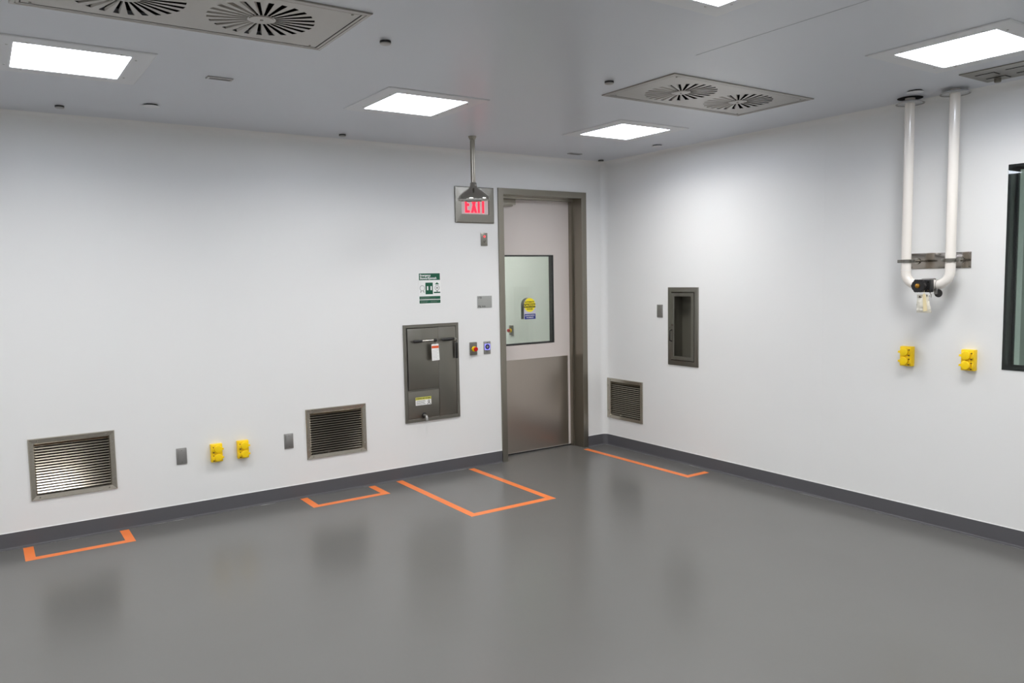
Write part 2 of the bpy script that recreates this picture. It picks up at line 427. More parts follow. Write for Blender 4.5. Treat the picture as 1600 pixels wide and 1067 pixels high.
# ----------------------------------------------------------------- door_1
door = bpy.data.objects.new('door_1', None); S.collection.objects.link(door); door['kind'] = 'structure'
FX0, FX1, FZ = -1.095, -.208, 2.177
def door_frame():
    bm = bm_new()
    # swept U profile: faces, returns and rebate stop; (inset from clear opening, y)
    prof = [(-.05, -.012), (-.002, -.012), (0, -.010), (0, .108), (.016, .110), (.016, .150), (0, .152), (0, .212), (-.05, .212), (-.05, .2), (-.028, .2), (-.028, 0), (-.05, 0)]
    def col(x, z, sx, sz): return [bm.verts.new((x+sx*i, y, z-sz*i)) for i, y in prof]
    A, B, C_, D = col(DX0, 0, 1, 0), col(DX0, DZ, 1, 1), col(DX1, DZ, -1, 1), col(DX1, 0, -1, 0)
    n = len(prof)
    for a, b in ((A, B), (B, C_), (C_, D)):
        for i in range(n):
            j = (i+1) % n; bm.faces.new((a[i], a[j], b[j], b[i]))
    bm.faces.new(A); bm.faces.new(D)
    return obj('door_frame', bm, 'frame', door)
door_frame()
LX0, LX1, LZ0, LZ1, LY = DX0+.003, DX1-.003, .012, DZ-.003, .153
WX0, WX1, WZ0, WZ1 = -.950, -.441, .915, 1.658
leaf = slab('door_leaf', LX0, LX1, LZ0, LZ1, .045, [(WX0+.006, WX1-.006, WZ0+.006, WZ1-.006)], lambda u, v, w: (u, LY+w, v), 'cream')
leaf.parent = door; del leaf['kind']
bm = bm_new(); box(bm, LX0+.004, -.296, LY-.0018, LY, .016, .792, .0006, 1)
kp = obj('kick_plate', bm, 'kick', door)
bm = bm_new()
rect_frame(bm, WX0, WX1, WZ0, WZ1, [(0, LY-.003), (.012, LY-.003), (.012, LY+.048), (0, LY+.048), (0, LY+.0455), (.0055, LY+.0455), (.0055, LY-.0002), (0, LY-.0002)])
obj('glazing_frame', bm, 'black', door, sm=False)
bm = bm_new(); box(bm, WX0+.0125, WX1-.0125, LY+.001, LY+.005, WZ0+.0125, WZ1-.0125); obj('glass_pane', bm, 'glass', door)
bm = bm_new(); box(bm, WX0+.0125, WX1-.0125, LY+.039, LY+.043, WZ0+.0125, WZ1-.0125); obj('glass_pane', bm, 'glass', door)
# operator arm and shoe at the head
bm = bm_new(); box(bm, -1.02, -.845, .112, .150, 2.062, 2.106, .003); box(bm, -1.02, -.875, .108, .151, 2.050, 2.064, .002)
cl = obj('door_closer', bm, 'frame', door)
# bottom sweep
bm = bm_new(); box(bm, LX0, LX1, LY+.004, LY+.04, .002, .012); obj('door_sweep', bm, 'rubber', door)

# ----------------------------------------------------------------- window_1
win = bpy.data.objects.new('window_1', None); S.collection.objects.link(win); win['kind'] = 'structure'
win.rotation_euler = (0, 0, RW)          # local x = -world y, local y = world x
a, b, c, d = 3.208, 4.60, .943, 2.022
bm = bm_new()
rect_frame(bm, a, b, c, d, [(0, -.003), (.013, -.003), (.013, .085), (0, .085)])
obj('window_frame', bm, 'black', win, sm=False)
bm = bm_new(); rect_frame(bm, a+.013, b-.013, c+.013, d-.013, [(0, .066), (.010, .066), (.010, .082), (0, .082)]); obj('glazing_bead', bm, 'black', win, sm=False)
bm = bm_new(); box(bm, a+.002, b-.002, -.007, -.0032, c+.002, d-.002); obj('glass_pane', bm, 'obsglass', win)
bm = bm_new(); box(bm, a+.0235, b-.0235, .071, .077, c+.0235, d-.0235); obj('glass_pane', bm, 'obsglass', win)

# ================================================================= GRILLES
def grille(w, h, nslat, loc, rz, label, frame_w=.034):
    t = thing('return_air_grille', label, 'vent', loc, rz, 'louvred steel return grilles low on the walls')
    x, z = w/2, h/2; fw = frame_w
    bm = bm_new()
    rect_frame(bm, -x, x, -z, z, [(0, 0), (0, -.004), (.004, -.009), (fw-.006, -.006), (fw, .004), (fw, .05), (fw-.0015, .05), (fw-.004, 0)])
    obj('grille_frame', bm, 'grille', t, sm=False)
    bm = bm_new(); ih = h-2*fw; iw = w-2*fw; pit = ih/nslat
    for i in range(nslat):
        zc = -ih/2+pit*(i+.5); L = .0120; an = math.radians(52); th = .0012
        pts = [(-L/2, 0), (L/2, 0), (L/2, th), (-L/2, th)]
        q = [(y*math.cos(an)-v*math.sin(an)+.008, zc+y*math.sin(an)+v*math.cos(an)) for y, v in pts]
        lo = [bm.verts.new((-iw/2, y, zz)) for y, zz in q]; hi = [bm.verts.new((iw/2, y, zz)) for y, zz in q]
        for k in range(4):
            j = (k+1) % 4; bm.faces.new((lo[k], lo[j], hi[j], hi[k]))
        bm.faces.new(lo); bm.faces.new(hi)
    obj('louver', bm, 'louver', t, sm=False)
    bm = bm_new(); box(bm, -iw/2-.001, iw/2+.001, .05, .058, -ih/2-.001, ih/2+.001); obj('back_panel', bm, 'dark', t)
    bm = bm_new()
    for sx, sz in ((-.8, 1), (.8, 1), (-.8, -1), (.8, -1)):
        cyl(bm, (sx*x, -.0075, sz*(z-fw*.45)), (sx*x, -.0095, sz*(z-fw*.45)), .004, n=10)
    for sx in (-1, 1):
        for sz in (-.62, .62): cyl(bm, (sx*(x-fw*.45), -.0075, sz*z), (sx*(x-fw*.45), -.0095, sz*z), .004, n=10)
    each('screw', bm, 'cab', t)
    return t
for (a, b, c, d), n, lab in ((G_LEFT[0], 18, 'wide steel louvred wall grille far left, its slats shining brightly, nearest the camera'),
                             (G_LEFT[1], 17, 'steel louvred wall grille left of and below the eyewash cabinet')):
    grille(b-a, d-c, n, ((a+b)/2, 0, (c+d)/2), 0, lab)
a, b, c, d = G_RIGHT
grille(b-a, d-c, 17, (0, (a+b)/2, (c+d)/2), RW, 'steel louvred grille on the right wall next to the room corner, below the glazed cabinet')

# ================================================================= SMALL PLATES AND OUTLETS
def blank(loc, rz, label, w=.062, h=.102):
    t = thing('cover_plate', label, 'wall plate', loc, rz, 'blank steel wall plates')
    bm = bm_new(); box(bm, -w/2, w/2, -.006, 0, -h/2, h/2, .0025); obj('plate', bm, 'plate', t)
    bm = bm_new(); box(bm, -w*.34, w*.34, -.010, -.0058, -h*.44, h*.44, .002); obj('insert', bm, 'plate', t)
    bm = bm_new()
    for s in (-1, 1): cyl(bm, (0, -.0099, s*h*.36), (0, -.0112, s*h*.36), .0028, n=10)
    each('screw', bm, 'cab', t)
    return t
p0 = blank((-3.504, 0, .399), 0, 'small blank steel plate between the wide far left grille and the yellow outlets')
dup(p0, (-2.822, 0, .403), 0, 'small blank steel plate just left of the middle grille, right of the yellow outlets')
dup(p0, (0, -.669, 1.188), RW, 'small blank steel plate on the right wall, left of the glazed cabinet')
def outlet(loc, rz, label, s, name='outlet_box'):
    t = thing(name, label, 'outlet', loc, rz, 'yellow weatherproof outlet boxes')
    bm = bm_new(); box(bm, -.036, .036, -.030, 0, -.058, .058, .004)
    box(bm, -.034, .034, -.036, -.029, -.056, .056, .003); obj('box_body', bm, 'yellow', t)
    for z in (.026, -.028):
        bm = bm_new()
        lathe(bm, [(.0235, -.0355), (.0245, -.047), (.022, -.050), (.018, -.0508)], (s*.006, 0, z), axis='Y', n=28)
        box(bm, s*.006+(.020 if s > 0 else -.033), s*.006+(.033 if s > 0 else -.020), -.050, -.041, z-.006, z+.006, .002)
        box(bm, s*-.031-.004, s*-.031+.012*s+.004 if s > 0 else s*-.031+.004, -.044, -.035, z-.014, z+.010, .0015)
        cv = obj('flip_cover', bm, 'yellow', t)
        bm = bm_new(); cyl(bm, (-s*.023, -.0445, z+.013*(1 if z > 0 else 1)), (-s*.023, -.035, z+.013), .003, n=10)
        cyl(bm, (-s*.026, -.042, z-.019), (-s*.018, -.042, z-.019), .0035, n=10)
        each('hinge_pin', bm, mat_brown, cv)
    return t
mat_brown = mat('dark_amber', (90, 52, 8), .5)
o1 = outlet((-3.297, 0, .394), 0, 'yellow double outlet box on the left wall, left one of the pair', 1)
dup(o1, (-3.131, 0, .394), 0, 'yellow double outlet box on the left wall, right one of the pair')
o2 = outlet((0, -2.700, .979), RW, 'yellow double outlet box on the right wall under the white pipe loop', -1)
dup(o2, (0, -3.047, .983), RW, 'yellow double outlet box on the right wall nearest the dark window')

# ================================================================= EYEWASH / SHOWER CABINET
def eyewash():
    X0, X1, Z0, Z1 = -1.947, -1.482, .416, 1.142
    cx, cz = (X0+X1)/2, (Z0+Z1)/2; x, z = (X1-X0)/2, (Z1-Z0)/2
    t = thing('eyewash_cabinet', 'tall recessed stainless steel eyewash cabinet with two black-tipped pull handles, left of the door', 'cabinet', (cx, 0, cz))
    bm = bm_new(); rect_frame(bm, -x, x, -z, z, [(0, 0), (0, -.010), (.002, -.012), (.022, -.012), (.024, -.010), (.024, .02), (.018, .02), (.018, 0)])
    obj('cabinet_frame', bm, 'cab', t)
    bm = bm_new(); box(bm, -x+.018, x-.018, .012, .15, -z+.02, z-.02); obj('cabinet_body', bm, 'dark', t)
    dv = -1.655-cx; zs = .652-cz
    bm = bm_new(); box(bm, -x+.030, dv-.006, -.013, .011, zs+.008, z-.028, .002); obj('pull_down_door', bm, 'cab', t)
    bm = bm_new(); box(bm, dv+.002, x-.026, -.010, .011, -z+.026, z-.026, .002); obj('side_panel', bm, 'cab', t)
    bm = bm_new(); box(bm, -x+.026, dv-.002, -.009, .011, -z+.026, zs-.004, .002); obj('access_panel', bm, 'cab', t)
    bm = bm_new(); box(bm, -x+.024, dv-.002, -.012, .010, zs-.002, zs+.006, .001); box(bm, dv-.005, dv+.001, -.012, .010, -z+.024, z-.024, .001); obj('mullion', bm, 'cab', t)
    # left handle: bar with black ends
    hz = 1.021-cz; hx0, hx1 = -1.878-cx, -1.694-cx
    bm = bm_new(); tube(bm, [(hx0+.05, -.042, hz), (hx1-.02, -.042, hz)], .006); h = obj('handle_bar', bm, 'chrome', t)
    bm = bm_new(); tube(bm, [(hx0-.006, -.040, hz), (hx0, -.041, hz), (hx0+.03, -.042, hz), (hx0+.062, -.042, hz), (hx0+.068, -.042, hz)], [.005, .011, .0125, .011, .007]); tube(bm, [(hx0+.01, -.04, hz), (hx0+.01, -.013, hz)], .006); obj('handle_grip', bm, 'rubber', h); bm = bm_new()
    tube(bm, [(hx1-.022, -.042, hz), (hx1-.016, -.042, hz), (hx1, -.042, hz), (hx1+.006, -.041, hz)], [.007, .012, .012, .006]); tube(bm, [(hx1-.008, -.04, hz), (hx1-.008, -.013, hz)], .006)
    obj('handle_grip', bm, 'rubber', h)
    # right handle: lever turned down
    gx0, gx1 = -1.640-cx, -1.520-cx
    bm = bm_new(); tube(bm, [(gx0-.004, -.034, hz), (gx0+.004, -.035, hz), (gx0+.06, -.036, hz), (gx1-.02, -.036, hz+.002), (gx1-.014, -.036, hz+.002)], [.004, .010, .013, .010, .006]); tube(bm, [(gx0+.03, -.036, hz), (gx0+.03, -.010, hz)], .006)
    g = obj('pull_lever', bm, 'rubber', t)
    bm = bm_new(); tube(bm, [(gx1-.02, -.036, hz+.002), (gx1, -.036, hz+.001), (gx1+.007, -.034, hz-.008), (gx1+.008, -.030, hz-.03)], .005); cyl(bm, (gx1+.008, -.03, hz-.02), (gx1+.008, -.010, hz-.02), .006)
    obj('lever_link', bm, 'chrome', g)
    bm = bm_new(); box(bm, gx1-.001, gx1+.017, -.034, -.022, hz-.15, hz-.028, .005); obj('hanging_grip', bm, 'rubber', g)
    # drain spout
    sx, sz = -1.795-cx, .457-cz
    bm = bm_new(); lathe(bm, [(.020, -.009), (.020, -.013), (.017, -.015)], (sx, 0, sz+.005), axis='Y'); fl_ = obj('spout_collar', bm, 'rubber', t)
    bm = bm_new(); tube(bm, [(sx, -.010, sz+.005), (sx, -.035, sz+.005), (sx, -.048, sz+.001), (sx, -.053, sz-.010), (sx, -.053, sz-.034)], .0115, n=18); obj('drain_spout', bm, 'plate', t)
    # caution label
    lx0, lx1, lz0, lz1 = -1.862-cx, -1.731-cx, .540-cz, .600-cz; Y = -.0092
    bm = bm_new(); box(bm, lx0, lx1, Y-.0004, Y, lz0, lz1); lb = obj('warning_label', bm, 'paper', t)
    lb['label'] = 'white warning label with a yellow heading strip'
    bm = bm_new(); box(bm, lx0, lx1, Y-.0006, Y-.0003, lz1-.021, lz1); obj('heading_strip', bm, 'label_yellow', lb)
    text('label_text', 'WARNING: NOT POTABLE', .0115, 'ink', lb, (lx0+.005, Y-.0008, lz1-.0105), bold=.0004, xs=.86)
    bm = bm_new()
    for r in range(5): box(bm, lx0+.006, lx0+.084-(r % 3)*.006, Y-.0006, Y-.0003, lz0+.006+r*.0066, lz0+.0078+r*.0066+.0012)
    obj('small_print', bm, 'grey_ink', lb)
    bm = bm_new(); ring_prism(bm, lx1-.020, lz0+.024, .009, .011, Y-.0007, Y-.0003); ring_prism(bm, lx1-.020, lz0+.013, .004, .006, Y-.0007, Y-.0003)
    prism(bm, [(lx1-.022, lz0+.016), (lx1-.018, lz0+.016), (lx1-.017, lz0+.030), (lx1-.023, lz0+.032)], Y-.0007, Y-.0003)
    box(bm, lx1-.036, lx1-.026, Y-.0007, Y-.0003, lz0+.004, lz0+.008); box(bm, lx1-.014, lx1-.005, Y-.0007, Y-.0003, lz0+.004, lz0+.009)
    obj('symbol', bm, 'ink', lb)
    # inspection tag hanging from the left handle
    tg = thing('inspection_tag', 'white paper tag with orange band hanging from the left handle of the eyewash cabinet', 'tag', (-1.706, -.050, .932))
    bm = bm_new(); poly = [(-.031, -.062), (.033, -.060), (.027, .058), (.022, .063), (-.028, .062), (-.034, .056)]; prism(bm, poly, -.0006, 0); obj('card', bm, 'paper', tg)
    bm = bm_new(); box(bm, -.032, .027, -.0010, -.0006, .030, .048); obj('band', bm, 'tag_orange', tg)
    bm = bm_new()
    for r in range(7): box(bm, -.026, .024-(r % 2)*.01, -.0009, -.0006, -.052+r*.011, -.0508+r*.011)
    obj('print_line', bm, 'grey_ink', tg)
    bm = bm_new(); tube(bm, [(-.002, .0004, .056), (-.002, -.008, .070), (-.001, -.004, .096), (0, .008, .102), (.001, .020, .094), (-.002, .0035, .056)], .0008, n=6); obj('tie', bm, 'ink', tg)
eyewash()

# ================================================================= SIGNS AND CONTROLS ON THE LEFT WALL
def shower_sign():
    X0, X1, Z0, Z1 = -1.809, -1.621, 1.290, 1.524; w, h = X1-X0, Z1-Z0
    t = thing('eyewash_sign', 'white and green emergency shower sign with pictograms, on the wall above the eyewash cabinet', 'sign', ((X0+X1)/2, 0, (Z0+Z1)/2))
    bm = bm_new(); box(bm, -w/2, w/2, -.002, 0, -h/2, h/2); obj('sign_board', bm, 'paper', t)
    Y = -.0021
    bm = bm_new(); m = .006
    box(bm, -w/2+m, w/2-m, Y-.0004, Y, h/2-.056, h/2-m); obj('heading_panel', bm, 'green', t)
    text('heading_text', 'Emergency', .0215, 'paper', t, (-w/2+.013, Y-.0007, h/2-.0215), bold=.0006, xs=.95)
    text('heading_text', 'Shower/Eyewash', .0215, 'paper', t, (-w/2+.013, Y-.0007, h/2-.0420), bold=.0006, xs=.95)
    bm = bm_new(); box(bm, -w/2+m, w/2-m, Y-.0004, Y, -h/2+.036, -h/2+.058); obj('lower_panel', bm, 'green', t)
    bm = bm_new(); box(bm, -w/2+m, w/2-m, Y-.0004, Y, -h/2+.006, -h/2+.031); obj('lower_panel', bm, 'green', t)
    bm = bm_new(); box(bm, -.036, .026, Y-.0004, Y, -.044, .042); obj('centre_panel', bm, 'green', t)
    bm = bm_new(); box(bm, -.024, -.012, Y-.0008, Y-.0004, -.014, .016, .0003, 1); box(bm, .006, .018, Y-.0008, Y-.0004, -.014, .016, .0003, 1)
    ring_prism(bm, -.003, .024, .016, .0175, Y-.0006, Y-.0004) if False else None
    each('pictogram', bm, 'paper', t)
    bm = bm_new(); ring_prism(bm, -.063, .002, .0175, .021, Y-.0004, Y)
    for s in (-1, 1): prism(bm, [(-.063+s*.006, -.018), (-.063+s*.012, -.018), (-.063+s*.018, -.030), (-.063+s*.010, -.030)], Y-.0004, Y)
    each('pictogram', bm, 'grey_ink', t)
    bm = bm_new(); ring_prism(bm, .062, .002, .0165, .0205, Y-.0004, Y); prism(bm, disc_poly(.062, .002, .008, 20), Y-.0004, Y); prism(bm, [(.056, -.019), (.068, -.019), (.066, -.028), (.058, -.028)], Y-.0004, Y)
    each('pictogram', bm, 'grey_ink', t)
    bm = bm_new(); prism(bm, [(.042, .028), (.082, .028), (.074, .034), (.066, .040), (.062, .045), (.058, .040), (.050, .034)], Y-.0004, Y)
    box(bm, .034, .088, Y-.0004, Y, -.037, -.027); each('pictogram', bm, 'green', t)
    bm = bm_new()
    random.seed(3)
    for z0, x1 in ((-h/2+.050, .0), (-h/2+.0425, .045), (-h/2+.022, -.02), (-h/2+.013, -.03)):
        xx = -w/2+.014
        while xx < x1:
            l = random.uniform(.006, .013); box(bm, xx, min(xx+l, x1+.005), Y-.0006, Y-.0004, z0-.001, z0+.001); xx += l+.003
    for z0, xa, xb in ((-h/2+.022, .005, .07), (-h/2+.0135, .005, .05)):
        xx = xa
        while xx < xb:
            l = random.uniform(.006, .013); box(bm, xx, xx+l, Y-.0006, Y-.0004, z0-.001, z0+.001); xx += l+.003
    obj('small_print', bm, 'grey_ink', t)
shower_sign()
def room_sign():
    t = thing('room_sign', 'small grey room name sign on the wall left of the door', 'sign', (-1.235, 0, 1.2905))
    bm = bm_new(); box(bm, -.066, .066, -.004, 0, -.046, .046, .001); obj('sign_plate', bm, 'signgrey', t)
    text('room_number', '1750', .021, 'ink', t, (-.061, -.0043, .033), xs=.8)
    text('room_name', 'Mfg. Suite', .019, 'ink', t, (-.061, -.0043, -.034), xs=.9)
room_sign()
def exit_sign():
    X0, X1, Z0, Z1 = -1.483, -1.137, 1.897, 2.170; cx, cz = (X0+X1)/2, (Z0+Z1)/2; w, h = X1-X0, Z1-Z0
    t = thing('exit_sign', 'recessed steel-framed exit sign with red lettering, behind the shower head', 'sign', (cx, 0, cz))
    px0, px1, pz0, pz1 = -1.430-cx, -1.188-cx, 1.964-cz, 2.104-cz
    bm = bm_new()
    L = [(-w/2, w/2, -h/2, h/2, 0), (-w/2, w/2, -h/2, h/2, -.010), (-w/2+.006, w/2-.006, -h/2+.006, h/2-.006, -.014), (px0-.002, px1+.002, pz0-.002, pz1+.002, -.016), (px0-.002, px1+.002, pz0-.002, pz1+.002, -.002)]
    rings = [[bm.verts.new(v) for v in ((a, y, c), (b, y, c), (b, y, d), (a, y, d))] for a, b, c, d, y in L]
    for A, B in zip(rings, rings[1:]):
        for i in range(4):
            j = (i+1) % 4; bm.faces.new((A[i], A[j], B[j], B[i]))
    obj('sign_frame', bm, 'cab', t, sm=False)
    bm = bm_new(); box(bm, px0, px1, -.008, -.001, pz0, pz1); obj('lit_panel', bm, 'exit_face', t)
    bm = bm_new(); Y0, Y1 = -.0094, -.0081; lz0, lz1 = pz0+.010, pz1-.010; st = .019
    def bx(x0, x1, z0, z1): box(bm, x0, x1, Y0, Y1, z0, z1, .0005, 1)
    x = -.0875
    bx(x, x+st, lz0, lz1); bx(x+st*.8, x+.043, lz0, lz0+st); bx(x+st*.8, x+.043, lz1-st, lz1); zm = (lz0+lz1)/2; bx(x+st*.8, x+.038, zm-st/2, zm+st/2)
    x = -.034
    for s in (1, -1):
        xa, xb = (x, x+.052) if s > 0 else (x+.052, x)
        prism(bm, [(xa-.002*s, lz0), (xa+st*.95*s+.002*s, lz0), (xb+.002*s, lz1), (xb-st*.95*s-.002*s, lz1)], Y0-.0002*(s < 0), Y1)
    x = .026; bx(x, x+st, lz0, lz1)
    x = .052; bx(x, x+.046, lz1-st, lz1); bx(x+.0135, x+.0135+st, lz0, lz1)
    obj('exit_lettering', bm, 'exit_red', t)
exit_sign()
def key_switch():
    t = thing('key_switch', 'narrow steel plate with a red lamp and a key switch, under the exit sign', 'switch', (-1.228, 0, 1.774))
    bm = bm_new(); box(bm, -.030, .030, -.005, 0, -.050, .050, .002); obj('plate', bm, 'cab', t)
    bm = bm_new(); lathe(bm, [(.009, -.0045), (.009, -.008), (.006, -.011), (.002, -.0118)], (.002, 0, .022), axis='Y', n=20); obj('indicator_lamp', bm, 'led_red', t)
    bm = bm_new(); lathe(bm, [(.010, -.0045), (.010, -.010), (.008, -.012)], (.002, 0, -.014), axis='Y', n=20); k = obj('key_barrel', bm, 'chrome', t)
    bm = bm_new(); box(bm, .0005, .0035, -.0128, -.0118, -.021, -.007); obj('keyhole', bm, 'ink', k)
key_switch()
def estop(name, loc, rz, label):
    t = thing(name, label, 'push button', loc, rz, 'emergency stop buttons')
    bm = bm_new(); box(bm, -.030, .030, -.016, 0, -.050, .050, .003); obj('plate', bm, 'cab', t)
    bm = bm_new(); lathe(bm, [(.021, -.0155), (.021, -.024), (.019, -.026)], (0, 0, -.002), axis='Y', n=28); obj('collar', bm, 'yellow', t)
    bm = bm_new(); lathe(bm, [(.009, -.0255), (.009, -.038), (.016, -.041), (.0175, -.047), (.015, -.052), (.006, -.054)], (0, 0, -.002), axis='Y', n=28); obj('mushroom_button', bm, 'red', t)
    return t
estop('emergency_stop', (-1.350, 0, .932), 0, 'steel plate with a red mushroom button on a yellow collar, right of the eyewash cabinet')
def wave():
    t = thing('door_push_button', 'steel door switch plate with a blue-lit square around a dark button, beside the door frame', 'switch', (-1.221, 0, .931))
    bm = bm_new(); box(bm, -.031, .031, -.006, 0, -.050, .050, .0025); obj('plate', bm, 'plate', t)
    bm = bm_new(); box(bm, -.023, .023, -.008, -.0058, -.016, .030, .003); g = obj('blue_light', bm, 'led_blue', t)
    bm = bm_new(); ring_prism(bm, 0, .007, .0095, .020, -.0095, -.0078, 32); obj('button_ring', bm, 'navy', g)
    bm = bm_new(); prism(bm, disc_poly(0, .007, .009, 24), -.009, -.0078); obj('button', bm, 'plate', t)
    bm = bm_new(); cyl(bm, (0, -.0058, .038), (0, -.008, .038), .003, n=10); box(bm, -.0015, .0015, -.0096, -.0088, .001, .013); each('mark', bm, 'ink', t)
    text('plate_text', 'PUSH TO', .0085, 'ink', t, (0, -.0065, -.025), align='CENTER'); text('plate_text', 'OPEN', .0085, 'ink', t, (0, -.0065, -.035), align='CENTER')
wave()

# sticker on the door glass, with its grey back on the second pane
def sticker():
    X, Z = -.692, 1.213; w = .058; Y = LY+.001
    t = thing('caution_sticker', 'yellow round caution automatic door sticker over a blue band, on the door glass', 'sticker', (X, Y, Z))
    top = .088; bot = -.088; cz = top-w
    bm = bm_new(); prism(bm, [(-w-.002, bot)]+[(w+.002, bot)]+[((w+.002)*math.cos(a), cz+(w+.002)*math.sin(a)) for a in [PI*i/20 for i in range(21)]], -.0004, 0)
    obj('backing', bm, 'film', t)
    bm = bm_new(); prism(bm, disc_poly(0, cz, w, 40), -.0008, -.0004); obj('yellow_disc', bm, 'symyellow', t)
    bm = bm_new(); box(bm, -w-.001, w+.001, -.0012, -.0008, cz-.021, cz+.012); obj('black_band', bm, 'ink', t)
    bm = bm_new(); box(bm, -w+.004, w, -.0010, -.0004, bot, bot+.044); obj('blue_band', bm, 'blue', t)
    text('sticker_text', 'AUTOMATIC', .0190, 'ink', t, (0, -.0011, cz+.025), align='CENTER', bold=.0006, xs=.9)
    text('sticker_text', 'CAUTION', .0270, 'symyellow', t, (0, -.0015, cz-.0045), align='CENTER', bold=.0009, xs=.95)
    text('sticker_text', 'DOOR', .0200, 'ink', t, (0, -.0011, cz-.034), align='CENTER', bold=.0006)
    text('sticker_text', 'ACTIVATE SWITCH', .0130, 'paper', t, (0, -.0013, bot+.030), align='CENTER', bold=.0003, xs=.85)
    text('sticker_text', 'TO OPERATE', .0130, 'paper', t, (0, -.0013, bot+.013), align='CENTER', bold=.0003, xs=.95)
    bm = bm_new(); prism(bm, [(-w-.002, bot)]+[(w+.002, bot)]+[((w+.002)*math.cos(a), cz+(w+.002)*math.sin(a)) for a in [PI*i/20 for i in range(21)]], .0425, .0430)
    o = obj('reverse_sticker', bm, 'backgrey', None, loc=(X, Y, Z))
    tag(o, 'grey back of a second sticker seen behind the yellow caution sticker, on the rear pane', 'sticker')
sticker()
estop('emergency_stop', (0, 1.44, .934), RW, 'red button on a steel plate in the corridor, seen through the door glass')

# ================================================================= SAFETY SHOWER
def shower():
    t = thing('safety_shower', 'stainless emergency shower head on a ceiling pipe in front of the exit sign', 'shower', (-1.648, -.543, H))
    bm = bm_new(); lathe(bm, [(.028, 0), (.028, -.005), (.024, -.012), (.019, -.024)]); obj('ceiling_flange', bm, 'frame', t)
    bm = bm_new(); cyl(bm, (0, 0, -.004), (0, 0, -.318), .0165, n=28); obj('drop_pipe', bm, 'frame', t)
    bm = bm_new(); prof = [(.018, -.310), (.022, -.315), (.023, -.330), (.027, -.342), (.040, -.356), (.068, -.374), (.092, -.394), (.106, -.412), (.1115, -.424), (.1115, -.430), (.108, -.431), (.100, -.414), (.060, -.385), (.012, -.36)]
    lathe(bm, prof, n=56); obj('shower_head', bm, 'chrome', t)
    bm = bm_new(); lathe(bm, [(.101, -.418), (.101, -.424)], n=40)
    obj('spray_plate', bm, 'plate', t)
shower()

# ================================================================= GLAZED CABINET ON THE RIGHT WALL
def ext_cab():
    Y0, Y1, Z0, Z1 = -.762, -1.075, .769, 1.377
    t = thing('extinguisher_cabinet', 'narrow recessed steel cabinet with a dark glazed door, on the right wall', 'cabinet', (0, (Y0+Y1)/2, (Z0+Z1)/2), RW)
    x, z = abs(Y1-Y0)/2, (Z1-Z0)/2
    bm = bm_new(); rect_frame(bm, -x, x, -z, z, [(0, 0), (0, -.008), (.003, -.010), (.036, -.010), (.038, -.008), (.038, .15), (.034, .15), (.034, 0)])
    obj('cabinet_frame', bm, 'cab', t)
    bm = bm_new(); rect_frame(bm, -x+.040, x-.040, -z+.042, z-.042, [(0, 0), (0, -.012), (.002, -.014), (.026, -.014), (.029, -.010), (.029, 0)])
    dr = obj('cabinet_door', bm, 'cab', t)
    bm = bm_new(); box(bm, -x+.066, x-.066, -.009, -.005, -z+.068, z-.068); obj('glass_pane', bm, 'glass', dr)
    bm = bm_new(); hx = -x+.053
    tube(bm, [(hx-.006, -.013, -.118), (hx-.006, -.034, -.112), (hx-.006, -.036, -.106), (hx-.006, -.036, -.040), (hx-.006, -.034, -.034), (hx-.006, -.013, -.028)], .0045); obj('pull_handle', bm, 'rubber', dr)
    bm = bm_new(); cyl(bm, (hx, -.0135, .010), (hx, -.018, .010), .009, n=20); cyl(bm, (-x+.020, -.0095, -.015), (-x+.020, -.013, -.015), .004, n=12); each('lock', bm, 'chrome', dr)
    bm = bm_new(); box(bm, -x+.038, x-.038, .110, .114, -z+.038, z-.038); box(bm, -x+.038, -x+.040, .0, .11, -z+.038, z-.038); box(bm, x-.040, x-.038, .0, .11, -z+.038, z-.038); obj('back_panel', bm, 'innergrey', t)
    bm = bm_new(); ring_prism(bm, x-.10, z-.10, .016, .022, .080, .086); tube(bm, [(x-.10, .11, z-.09), (x-.10, .083, z-.09)], .004); obj('hook', bm, 'cab', t)
    bm = bm_new(); box(bm, -x+.041, x-.041, .02, .109, -z+.039, -z+.050); obj('cradle', bm, 'rubber', t)
ext_cab()

